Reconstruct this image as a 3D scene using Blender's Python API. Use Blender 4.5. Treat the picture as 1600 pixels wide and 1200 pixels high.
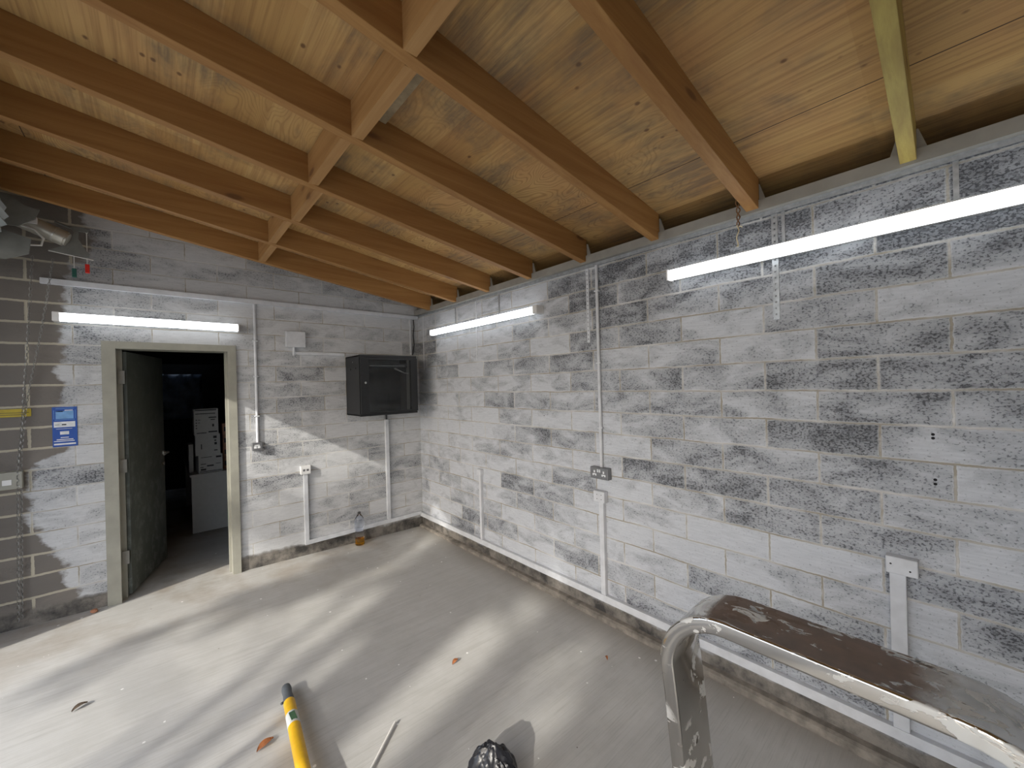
import bpy, bmesh, math, random
from mathutils import Vector, Matrix
random.seed(7)
S = bpy.context.scene
for o in list(bpy.data.objects): bpy.data.objects.remove(o)
COL = S.collection

# ---------------------------------------------------------------- camera
cd = bpy.data.cameras.new('camera'); cam = bpy.data.objects.new('camera', cd); COL.objects.link(cam)
cd.sensor_width = 36.0; cd.lens = 36.0 * 616.0 / 1600.0; cd.clip_start = 0.02
fw = Vector((.6665, .7455, 0.0)).normalized(); rt = Vector((fw.y, -fw.x, 0)); up = Vector((0, 0, 1))
ra = 0.0266
r2 = rt * math.cos(ra) - up * (-math.sin(ra)) * -1.0
# image right in world: rotate so that the horizon rises to the right
r2 = rt * math.cos(ra) - up * math.sin(ra)
u2 = up * math.cos(ra) + rt * math.sin(ra)
M = Matrix((r2, u2, -fw)).transposed().to_4x4(); M.translation = Vector((-2.289, -4.204, 1.67))
cam.matrix_world = M
S.camera = cam
S.view_settings.view_transform = 'Standard'; S.view_settings.look = 'None'
S.view_settings.gamma = 1.0; S.view_settings.exposure = 0.17
try: S.view_settings.use_curve_mapping = False
except Exception: pass

# ---------------------------------------------------------------- sky and sun
SUN = Vector((1.0, .42, -.57)).normalized()
w = bpy.data.worlds.new('world'); S.world = w; w.use_nodes = True
nt = w.node_tree; nt.nodes.clear()
sky = nt.nodes.new('ShaderNodeTexSky'); sky.sky_type = 'NISHITA'; sky.sun_disc = False
sky.sun_elevation = math.asin(-SUN.z); sky.sun_rotation = math.atan2(-SUN.x, -SUN.y)
sky.air_density = 1.0; sky.dust_density = 3.0; sky.ozone_density = 1.5
mixw = nt.nodes.new('ShaderNodeMix'); mixw.data_type = 'RGBA'; mixw.inputs[0].default_value = .5
mixw.inputs[7].default_value = (7.4, 8.2, 9.4, 1)
bg = nt.nodes.new('ShaderNodeBackground'); bg.inputs[1].default_value = 0.31
wo = nt.nodes.new('ShaderNodeOutputWorld')
nt.links.new(sky.outputs[0], mixw.inputs[6]); nt.links.new(mixw.outputs[2], bg.inputs[0]); nt.links.new(bg.outputs[0], wo.inputs[0])
sl = bpy.data.lights.new('sun', 'SUN'); so = bpy.data.objects.new('sun', sl); COL.objects.link(so)
sl.energy = 4.0; sl.angle = math.radians(0.6); sl.color = (1.0, .95, .86)
so.rotation_euler = SUN.to_track_quat('-Z', 'Y').to_euler()
so.location = (-12, -6, 8)

# ---------------------------------------------------------------- helpers
def roofz(x): return 2.507 + .148 * (-x)          # underside of the joists
def plyz(x): return roofz(x) + .155               # underside of the plywood
def floorz(x, y): return .028 - .03 * x + .006 * y

class NT:
    def __init__(s, name):
        s.m = bpy.data.materials.new(name); s.m.use_nodes = True; s.t = s.m.node_tree; s.t.nodes.clear()
        s.out = s.t.nodes.new('ShaderNodeOutputMaterial'); s.b = s.t.nodes.new('ShaderNodeBsdfPrincipled')
        s.t.links.new(s.b.outputs[0], s.out.inputs[0])
    def n(s, typ, props=None, **inp):
        x = s.t.nodes.new(typ)
        for k, v in (props or {}).items(): setattr(x, k, v)
        for k, v in inp.items():
            key = int(k[1:]) if k[0] == 'i' and k[1:].isdigit() else k.replace('_', ' ')
            s.set(x.inputs[key], v)
        return x
    def set(s, sock, v):
        if hasattr(v, 'is_output'): s.t.links.new(v, sock)
        else:
            if isinstance(v, (tuple, list)) and len(v) == 3 and sock.type == 'RGBA': v = (*v, 1)
            sock.default_value = v
    def math(s, op, a, b=0.0, clamp=False):
        x = s.n('ShaderNodeMath', {'operation': op, 'use_clamp': clamp}, i0=a, i1=b); return x.outputs[0]
    def mix(s, f, a, b, blend='MIX'):
        x = s.t.nodes.new('ShaderNodeMix'); x.data_type = 'RGBA'; x.blend_type = blend
        s.set(x.inputs[0], f); s.set(x.inputs[6], a); s.set(x.inputs[7], b); return x.outputs[2]
    def noise(s, vec, scale, detail=4, rough=.55, dist=0.0):
        x = s.n('ShaderNodeTexNoise', None, Vector=vec, Scale=scale, Detail=detail, Roughness=rough, Distortion=dist); return x.outputs[0]
    def ramp(s, f, stops):
        x = s.t.nodes.new('ShaderNodeValToRGB'); e = x.color_ramp.elements
        while len(e) > 1: e.remove(e[-1])
        for i, (p, c) in enumerate(stops):
            q = e[0] if i == 0 else e.new(p)
            q.position = p
            q.color = (c, c, c, 1) if isinstance(c, (int, float)) else (*c, 1)
        s.set(x.inputs[0], f); return x.outputs[0]
    def mapr(s, v, a, b, c=0.0, d=1.0):
        x = s.n('ShaderNodeMapRange', {'clamp': True}, i0=v, i1=a, i2=b, i3=c, i4=d); return x.outputs[0]
    def obj(s): return s.t.nodes.new('ShaderNodeNewGeometry').outputs['Position']
    def scale(s, v, sc, loc=(0, 0, 0), rot=(0, 0, 0)):
        x = s.n('ShaderNodeMapping', None, Vector=v, Location=loc, Rotation=rot, Scale=sc); return x.outputs[0]
    def sep(s, v): return s.n('ShaderNodeSeparateXYZ', None, i0=v).outputs
    def comb(s, x, y, z=0.0): return s.n('ShaderNodeCombineXYZ', None, i0=x, i1=y, i2=z).outputs[0]
    def bump(s, h, strength=.5, dist=.005):
        x = s.n('ShaderNodeBump', None, Strength=strength, Distance=dist, Height=h); s.set(s.b.inputs['Normal'], x.outputs[0]); return x
    def fin(s, col, rough=.6, metal=0.0, spec=None):
        s.set(s.b.inputs['Base Color'], col); s.set(s.b.inputs['Roughness'], rough); s.set(s.b.inputs['Metallic'], metal)
        if spec is not None: s.set(s.b.inputs['Specular IOR Level'], spec)
        return s.m

def plain(name, col, rough=.5, metal=0.0, var=.12, vs=30.0, bump=0.0):
    t = NT(name); p = t.obj(); nz = t.noise(p, vs, 4)
    c = t.mix(t.mapr(nz, .3, .7), tuple(k * (1 - var) for k in col), tuple(min(1, k * (1 + var)) for k in col))
    if bump: t.bump(nz, bump, .003)
    return t.fin(c, rough, metal)

def block_wall(name, axis, c0, left=False):
    """painted concrete blockwork; axis 0 runs along x, 1 along y"""
    t = NT(name); p = t.obj(); X = t.sep(p)
    u = t.math('ADD', X[axis], c0)
    wob = t.noise(p, 3.0, 2); wob = t.math('MULTIPLY', t.math('SUBTRACT', wob, .5), .018)
    wob2 = t.math('MULTIPLY', t.math('SUBTRACT', t.noise(p, 45.0, 2), .5), .006)
    v = t.math('ADD', t.math('ADD', t.math('SUBTRACT', X[2], 1.4575), wob), wob2)
    uu = t.math('ADD', u, t.math('MULTIPLY', wob2, 1.5))
    bv = t.comb(uu, v, 0.0)
    def brick(ms, smooth):
        return t.n('ShaderNodeTexBrick', {'offset': .5, 'offset_frequency': 2}, Vector=bv, Color1=(0, 0, 0), Color2=(1, 1, 1), Mortar=(.5, .5, .5),
                   Scale=1.0, Mortar_Size=ms, Mortar_Smooth=smooth, Bias=0.0, Brick_Width=.4225, Row_Height=.1445)
    b1 = brick(.0045, .25); mort = b1.outputs['Fac']
    rnd = b1.outputs['Color']
    bands = brick(.010, .6).outputs['Fac']
    # second hidden grid so tones change block by block too
    row = t.math('FLOOR', t.math('DIVIDE', v, .1445))
    off = t.math('MULTIPLY', t.math('SUBTRACT', 1.0, t.math('ABSOLUTE', t.math('MODULO', row, 2.0))), .21125)
    colm = t.math('FLOOR', t.math('DIVIDE', t.math('ADD', uu, off), .4225))
    wn = t.n('ShaderNodeTexWhiteNoise', {'noise_dimensions': '2D'}, Vector=t.comb(colm, row, 0.0)).outputs[0]
    st = (1.0, 1.0, 1.0)
    pp = t.scale(p, (.55, .55, 1.0) if True else st)
    big = t.noise(pp, 1.1, 3)
    med = t.noise(t.scale(p, (.6, .6, 1.3)), 7.0, 6, .65, .6)
    # thin paint: per-block base + blotches
    thin = t.math('ADD', t.math('MULTIPLY', t.mapr(wn, .05, 1.0), .55), t.math('MULTIPLY', t.mapr(med, .35, .68), .62))
    thin = t.math('ADD', thin, t.math('MULTIPLY', t.mapr(big, .35, .65), .34))
    if not left:
        g1 = t.math('MULTIPLY', t.mapr(X[1], -2.2, -3.6), t.mapr(X[2], .9, 1.7)); g2 = t.math('MULTIPLY', t.mapr(X[2], 2.02, 2.2), t.mapr(X[1], -1.9, -3.2, .35, 1.0))
        thin = t.math('ADD', thin, t.math('ADD', t.math('MULTIPLY', g1, .20), t.math('MULTIPLY', g2, .36)))
    thin = t.mapr(thin, .55, 1.3)
    # pores: small dark holes where paint is thin
    por = t.noise(t.scale(p, (1, 1, 1.5)), 85.0, 3, .6)
    por2 = t.noise(t.scale(p, (.7, .7, 1.3)), 42.0, 4, .7)
    thr = t.math('SUBTRACT', .635, t.math('MULTIPLY', thin, .13))
    pore = t.mapr(t.math('SUBTRACT', por, thr), 0.0, .035)
    pore = t.math('MULTIPLY', pore, t.math('ADD', .40, t.math('MULTIPLY', thin, .60)))
    pore2 = t.mapr(t.math('SUBTRACT', por2, t.math('SUBTRACT', .69, t.math('MULTIPLY', thin, .16))), 0.0, .05)
    pore2 = t.math('MULTIPLY', pore2, thin)
    brush = t.noise(t.scale(p, (1.2, 1.2, 14.0)), 9.0, 3, .6)
    paint = t.mix(t.mapr(brush, .3, .75), ((.50, .51, .525) if left else (.475, .50, .54)), ((.61, .62, .635) if left else (.58, .605, .645)))
    grey = (.135, .145, .16)
    c = t.mix(t.math('MULTIPLY', thin, .66 if left else .80), paint, grey)
    # mortar lines: in places tan, in places painted over
    mn = t.noise(t.scale(p, (1.0, 1.0, 2.2)), 2.6, 4, .6)
    mcol = t.mix(t.mapr(mn, .36, .58), (.62, .62, .61), (.30, .265, .20))
    c = t.mix(t.math('MULTIPLY', bands, .45), c, (.64, .65, .65))
    c = t.mix(t.math('MULTIPLY', mort, .85), c, mcol)
    nm = t.math('SUBTRACT', 1.0, t.math('MULTIPLY', bands, .85)); pore = t.math('MULTIPLY', pore, nm); pore2 = t.math('MULTIPLY', pore2, nm)
    c = t.mix(pore, c, (.07, .075, .085)); c = t.mix(t.math('MULTIPLY', pore2, .8), c, (.12, .125, .14))
    # grimy unpainted foot of the wall
    zz = t.math('ADD', t.math('SUBTRACT', X[2], t.math('SUBTRACT', .028, t.math('MULTIPLY', X[0], .03))), t.math('MULTIPLY', t.math('SUBTRACT', t.noise(p, 6.0, 4), .5), .10))
    foot = t.mapr(zz, .125, .095)
    fcol = t.mix(t.mapr(t.noise(p, 5.0, 5, .7), .38, .62), (.045, .043, .041), (.23, .21, .185))
    c = t.mix(foot, c, fcol)
    if left:
        zf = t.mapr(X[2], 0.0, 3.2)
        bx = t.ramp(zf, [(0.0, .52), (.10, .50), (.20, .33), (.27, .17), (.36, .15), (.38, .17), (.40, .46), (.50, .44), (.53, .42), (.62, .42), (.74, .46), (.80, .50), (.84, .62), (.90, .68), (1.0, .74)])
        bound = t.math('ADD', t.math('MULTIPLY', bx, .6), -3.06)
        jag = t.math('MULTIPLY', t.math('SUBTRACT', t.noise(t.scale(p, (1, 1, 1.6)), 7.0, 4, .6), .5), .20)
        jag2 = t.math('MULTIPLY', t.math('SUBTRACT', wn, .5), .06)
        d = t.math('SUBTRACT', t.math('ADD', bound, t.math('ADD', jag, jag2)), X[0])
        raw = t.mapr(d, -.01, .02)
        rb = t.mix(wn, (.15, .135, .122), (.235, .21, .185))
        rb = t.mix(t.mapr(med, .3, .7), rb, (.17, .155, .14))
        rc = t.mix(mort_wide(t, bv), rb, (.47, .43, .34))
        c = t.mix(raw, c, rc)
        # upper gable: thinner coat
        up_ = t.mapr(X[2], 2.46, 2.52)
        c = t.mix(t.math('MULTIPLY', up_, .12), c, (.22, .215, .205))
        c = t.mix(foot, c, fcol)
    h = t.math('SUBTRACT', t.math('MULTIPLY', med, .25), t.math('ADD', t.math('MULTIPLY', mort, 1.0), t.math('ADD', pore2, t.math('MULTIPLY', pore, .7))))
    t.bump(h, .55, .004)
    return t.fin(c, .72, 0.0, .35)
def mort_wide(t, bv):
    b = t.n('ShaderNodeTexBrick', {'offset': .5, 'offset_frequency': 2}, Vector=bv, Color1=(0, 0, 0), Color2=(0, 0, 0), Mortar=(1, 1, 1),
            Scale=1.0, Mortar_Size=.0085, Mortar_Smooth=.2, Bias=0.0, Brick_Width=.4225, Row_Height=.1445)
    return b.outputs['Fac']

def wood(name, axis, base, dark, knots=True):
    t = NT(name)
    tc = t.t.nodes.new('ShaderNodeTexCoord').outputs['Object']
    oi = t.t.nodes.new('ShaderNodeObjectInfo').outputs['Random']
    p0 = t.n('ShaderNodeVectorMath', {'operation': 'ADD'}, i0=t.obj(), i1=t.comb(0.0, 0.0, t.math('MULTIPLY', oi, 9.0))).outputs[0]
    sc = [26.0, 26.0, 26.0]; sc[axis] = 1.3
    p = t.scale(p0, tuple(sc))
    g = t.noise(p, 1.0, 5, .6, .5)
    fine = t.noise(t.scale(p0, tuple((3.0 if i == axis else 160.0) for i in range(3))), 1.0, 3, .6)
    c = t.mix(t.mapr(g, .3, .72), base, dark)
    c = t.mix(t.math('MULTIPLY', t.mapr(fine, .45, .8), .35), c, dark)
    if knots:
        sk = [8.0, 8.0, 8.0]; sk[axis] = 2.8
        v = t.n('ShaderNodeTexVoronoi', {'feature': 'F1'}, Vector=t.scale(p0, tuple(sk)), Scale=1.0, Randomness=1.0)
        wv = t.sep(v.outputs['Color'])[0]
        k = t.math('MULTIPLY', t.mapr(v.outputs['Distance'], .16, .09), t.math('GREATER_THAN', wv, .55))
        c = t.mix(t.math('MULTIPLY', k, .85), c, (.10, .045, .018))
        halo = t.math('MULTIPLY', t.mapr(v.outputs['Distance'], .34, .12), t.math('GREATER_THAN', wv, .55))
        c = t.mix(t.math('MULTIPLY', halo, .35), c, (.25, .12, .045))
    t.bump(t.math('ADD', g, t.math('MULTIPLY', fine, .4)), .25, .002)
    return t.fin(c, .62, 0.0, .3)

def plywood(name):
    t = NT(name); p = t.obj(); X = t.sep(p)
    q = t.scale(p, (2.6, 1.0, 1.0))
    fld = t.noise(q, 1.5, 2, .5, .4)
    rings = t.math('SINE', t.math('MULTIPLY', fld, 210.0))
    line = t.mapr(rings, .25, 1.0)
    straight = t.noise(t.scale(p, (70.0, 1.6, 70.0)), 1.0, 3, .6)
    sel = t.math('MAXIMUM', t.mapr(t.noise(p, 1.1, 2), .42, .56), t.mapr(X[1], -3.1, -3.7))      # patches of wild figure and of straight grain
    fig = t.mix(sel, t.math('MULTIPLY', line, .8), t.mapr(straight, .42, .72))
    # veneer tone strips along y
    strip = t.n('ShaderNodeTexWhiteNoise', {'noise_dimensions': '2D'}, Vector=t.comb(t.math('FLOOR', t.math('DIVIDE', X[0], .21)), t.math('FLOOR', t.math('DIVIDE', t.math('ADD', X[1], .35), 1.22)), 0.0)).outputs[0]
    base = t.mix(strip, (.46, .275, .100), (.60, .395, .165))
    redd = t.mapr(t.noise(p, 2.3, 3), .42, .68)
    base = t.mix(t.math('MULTIPLY', redd, .5), base, (.50, .26, .115))
    c = t.mix(t.math('MULTIPLY', fig, .62), base, (.25, .125, .05))
    # knots
    v = t.n('ShaderNodeTexVoronoi', {'feature': 'F1'}, Vector=t.scale(p, (11.0, 8.0, 8.0)), Scale=1.0)
    wv = t.sep(v.outputs['Color'])[0]
    k = t.math('MULTIPLY', t.mapr(v.outputs['Distance'], .12, .06), t.math('GREATER_THAN', wv, .4))
    c = t.mix(t.math('MULTIPLY', k, .8), c, (.13, .06, .03))
    # mildew bloom
    mo = t.noise(t.scale(p, (1.0, .8, 1.0)), 2.4, 5, .65, .3)
    mo2 = t.noise(t.scale(p, (30.0, 4.0, 10.0)), 1.0, 4, .7)
    mf = t.math('MULTIPLY', t.mapr(mo, .47, .62), t.mapr(mo2, .30, .58))
    c = t.mix(t.math('MULTIPLY', mf, .62), c, (.12, .105, .085))
    # seams
    def seam(val, pitch, off, wd):
        f = t.math('FRACT', t.math('DIVIDE', t.math('ADD', val, off), pitch))
        d = t.math('MULTIPLY', t.math('ABSOLUTE', t.math('SUBTRACT', f, .5)), pitch)
        return t.mapr(d, wd, wd * .5)
    s1 = seam(X[0], 1.22, .365 + .61, .003)
    c = t.mix(s1, c, (.05, .03, .02))
    t.bump(t.math('ADD', fig, mo2), .2, .002)
    return t.fin(c, .7, 0.0, .25)

def concrete(name):
    t = NT(name); p = t.obj(); X = t.sep(p)
    a = t.noise(p, 1.3, 5, .6, .4); b = t.noise(p, 9.0, 5, .65)
    streak = t.noise(t.scale(p, (1.2, 34.0, 1.0), rot=(0, 0, .05)), 1.0, 4, .6)
    fines = t.noise(t.scale(p, (5.0, 150.0, 1.0), rot=(0, 0, .05)), 1.0, 2, .6)
    c = t.mix(t.mapr(a, .3, .7), (.445, .44, .42), (.53, .525, .51))
    c = t.mix(t.math('MULTIPLY', t.mapr(b, .4, .75), .35), c, (.37, .36, .335))
    c = t.mix(t.math('MULTIPLY', t.mapr(streak, .45, .75), .28), c, (.31, .30, .28))
    c = t.mix(t.math('MULTIPLY', t.mapr(fines, .52, .75), .38), c, (.28, .27, .25))
    # brown dirt near the walls
    dirt = t.math('MULTIPLY', t.mapr(X[1], -1.1, -.1), t.mapr(t.noise(p, 3.2, 5, .6), .46, .66))
    c = t.mix(t.math('MULTIPLY', dirt, .55), c, (.27, .215, .16))
    edge = t.mapr(X[0], -.30, -.05)
    c = t.mix(t.math('MULTIPLY', edge, .55), c, (.27, .24, .20))
    # drips of white paint and grit
    v = t.n('ShaderNodeTexVoronoi', {'feature': 'F1'}, Vector=t.scale(p, (11.0, 11.0, .01)), Scale=1.0)
    wv = t.sep(v.outputs['Color'])
    sz = t.math('ADD', .02, t.math('MULTIPLY', wv[1], .07))
    on = t.math('GREATER_THAN', wv[0], .5)
    jig = t.math('MULTIPLY', t.math('SUBTRACT', t.noise(p, 90.0, 2), .5), .06)
    spot = t.math('MULTIPLY', t.math('LESS_THAN', t.math('ADD', v.outputs['Distance'], jig), sz), on)
    c = t.mix(spot, c, (.82, .82, .80))
    v2 = t.n('ShaderNodeTexVoronoi', {'feature': 'F1'}, Vector=t.scale(p, (9.0, 9.0, .01), loc=(3.3, 1.7, 0)), Scale=1.0)
    w2 = t.sep(v2.outputs['Color'])
    sp2 = t.math('MULTIPLY', t.math('LESS_THAN', t.math('ADD', v2.outputs['Distance'], jig), .035), t.math('GREATER_THAN', w2[0], .82))
    c = t.mix(t.math('MULTIPLY', sp2, .8), c, (.12, .10, .085))
    t.bump(t.math('ADD', t.math('MULTIPLY', streak, .6), t.math('ADD', fines, b)), .3, .0025)
    return t.fin(c, t.mapr(a, .2, .8, .5, .7), 0.0, .4)

def smeared_steel(name):
    t = NT(name); p = t.obj()
    n1 = t.noise(t.scale(p, (1.0, .55, 1.0)), 14.0, 4, .6, .5); n2 = t.noise(p, 4.0, 2)
    blob = t.math('MULTIPLY', t.mapr(n1, .56, .575), t.mapr(n2, .44, .50))
    dark = t.mapr(t.noise(t.scale(p, (1, .4, 1)), 24.0, 3, .6), .69, .72)
    # the protective film still sticks to the top of the bar
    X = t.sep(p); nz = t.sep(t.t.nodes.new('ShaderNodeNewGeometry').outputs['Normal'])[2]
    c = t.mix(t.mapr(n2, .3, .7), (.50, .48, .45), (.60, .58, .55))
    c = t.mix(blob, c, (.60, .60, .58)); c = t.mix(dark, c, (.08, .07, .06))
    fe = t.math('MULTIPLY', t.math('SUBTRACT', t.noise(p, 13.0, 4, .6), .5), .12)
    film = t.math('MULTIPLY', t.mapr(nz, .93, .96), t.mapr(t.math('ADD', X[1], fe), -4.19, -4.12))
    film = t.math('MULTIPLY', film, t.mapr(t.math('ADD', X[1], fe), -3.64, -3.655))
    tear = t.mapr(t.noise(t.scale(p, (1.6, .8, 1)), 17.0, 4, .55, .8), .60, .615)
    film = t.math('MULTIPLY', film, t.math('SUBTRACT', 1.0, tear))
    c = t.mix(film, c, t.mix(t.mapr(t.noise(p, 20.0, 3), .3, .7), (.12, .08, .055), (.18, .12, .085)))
    r = t.mapr(t.noise(t.scale(p, (3, .6, 3)), 12.0, 3), .3, .7, .07, .16)
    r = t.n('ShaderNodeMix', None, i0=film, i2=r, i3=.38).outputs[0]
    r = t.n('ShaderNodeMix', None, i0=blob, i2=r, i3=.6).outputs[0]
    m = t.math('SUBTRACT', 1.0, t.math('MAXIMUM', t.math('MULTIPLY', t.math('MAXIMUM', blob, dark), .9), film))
    t.bump(t.math('ADD', t.math('MULTIPLY', blob, .6), t.math('MULTIPLY', n2, .6)), .25, .003)
    return t.fin(c, r, m)

def emis(name, col, st):
    t = NT(name); t.set(t.b.inputs['Emission Color'], col); t.set(t.b.inputs['Emission Strength'], st)
    return t.fin((.9, .9, .9), .4)
def glass(name, col=(1, 1, 1), rough=.02, ior=1.45):
    t = NT(name); t.set(t.b.inputs['Transmission Weight'], 1.0); t.set(t.b.inputs['IOR'], ior); return t.fin(col, rough)

MAT = dict(
    wr=block_wall('painted_blockwork_right', 1, .1895), wl=block_wall('painted_blockwork_end', 0, .0, True),
    joist=wood('pine_joist', 0, (.40, .215, .072), (.27, .125, .038)), nog=wood('pine_noggin', 1, (.47, .275, .11), (.33, .165, .055)),
    ply=plywood('plywood'), floor=concrete('floor_concrete'),
    white=plain('white_plastic', (.72, .72, .72), .35, var=.05), dirtywhite=plain('painted_over_plastic', (.60, .62, .655), .5, var=.10, vs=14),
    steel=plain('grey_painted_steel', (.30, .29, .26), .5, .1, .12, 9), galv=plain('galvanised_steel', (.42, .44, .46), .4, .6, .2, 40),
    led=emis('led_diffuser', (.93, .97, 1.0), 5.0), frame=plain('cream_door_frame', (.31, .305, .26), .5, var=.10, vs=10),
    yjoist=wood('greenish_pine_joist', 0, (.50, .40, .115), (.34, .24, .07)), leaf=None, black=plain('black_cabinet_paint', (.013, .014, .016), .42, var=.2), dark=plain('dark_plastic', (.02, .02, .022), .4),
    socket=plain('metal_clad_socket', (.20, .205, .215), .4, .5), blue=plain('sign_blue', (.012, .075, .36), .4, var=.06),
    signwhite=plain('sign_white', (.72, .74, .76), .5), signpale=plain('sign_pale_blue', (.17, .36, .66), .5), yellow=plain('yellow_paint', (.80, .46, .012), .38, var=.06),
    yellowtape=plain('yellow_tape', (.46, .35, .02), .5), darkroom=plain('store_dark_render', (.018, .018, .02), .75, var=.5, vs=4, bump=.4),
    sheet=plain('light_patch_blue', (.16, .22, .32), .35, var=.6, vs=6, bump=.5), card=plain('white_cardboard', (.50, .50, .49), .7, var=.05),
    brown=plain('brown_cardboard', (.36, .19, .12), .75), ink=plain('box_print', (.03, .03, .035), .6), melamine=plain('white_melamine', (.45, .45, .44), .45, var=.04),
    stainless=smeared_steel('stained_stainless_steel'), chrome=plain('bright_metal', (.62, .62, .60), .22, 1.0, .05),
    rust=plain('rusty_wire', (.22, .11, .045), .8, .3, .5, 120), wire=plain('pale_wire', (.62, .54, .36), .5), cable=plain('white_cable', (.62, .61, .58), .5),
    blackcable=plain('black_cable', (.01, .01, .01), .5), red=plain('red_tag', (.60, .02, .01), .4), green=plain('green_tag', (.015, .09, .07), .4),
    curtain=plain('shutter_curtain_steel', (.42, .46, .47), .42, .2, .06, 5), motor=plain('motor_housing', (.50, .48, .42), .35, .5, .12, 12),
    bracket=plain('grey_bracket', (.20, .205, .19), .5, .2, .12, 20), bin=plain('black_polythene', (.012, .013, .017), .34, var=.2),
    deadleaf=plain('dead_leaf', (.33, .12, .04), .7, var=.4), stick=plain('pale_rod', (.66, .65, .62), .4), pet=glass('clear_plastic', (.86, .91, 1), .12, 1.3),
    tea=glass('amber_liquid', (.95, .48, .03), .0, 1.33), label=plain('pale_label', (.60, .62, .60), .5), labelgreen=plain('label_green', (.05, .12, .06), .5),
    hole=plain('drilled_hole', (.008, .008, .01), .9), paving=plain('paving', (.34, .33, .31), .8, var=.25, vs=3, bump=.3), render=plain('outer_render', (.40, .38, .35), .8, var=.1, vs=6),
    bark=plain('bark', (.09, .065, .045), .9, var=.4, vs=20), foliage=plain('foliage', (.05, .11, .025), .55, var=.4, vs=8), blocker=plain('blocker_grey', (.12, .12, .12), .8),
    screed=plain('dirty_screed', (.20, .18, .155), .8, var=.45, vs=16, bump=.3), rawboard=plain('dark_fascia', (.05, .035, .025), .8),
    chainm=plain('chain_steel', (.26, .26, .25), .4, .6, .2, 90), steeldull=plain('worn_handle_metal', (.55, .54, .50), .35, .8))
def leafmat():
    t = NT('grubby_door_paint'); p = t.obj()
    a = t.noise(p, 3.0, 5, .7); b = t.noise(t.scale(p, (1, 1, .8)), 11.0, 5, .7)
    c = t.mix(t.mapr(a, .3, .7), (.06, .068, .06), (.10, .11, .095))
    z = t.sep(p)[2]
    c = t.mix(t.math('MULTIPLY', t.mapr(b, .48, .66), t.mapr(z, 1.6, .2, .25, .9)), c, (.20, .215, .20))
    return t.fin(c, .5)
MAT['leaf'] = leafmat()

def tag(o, label=None, cat=None, group=None, kind=None):
    if label: o['label'] = label
    if cat: o['category'] = cat
    if group: o['group'] = group
    if kind: o['kind'] = kind
    return o
def thing(name, loc, label=None, cat=None, group=None, kind=None):
    o = bpy.data.objects.new(name, None); COL.objects.link(o); o.location = loc; o.empty_display_size = .05
    return tag(o, label, cat, group, kind)
def origin(parent):
    v = Vector((0, 0, 0))
    while parent: v += parent.location; parent = parent.parent
    return v

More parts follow.
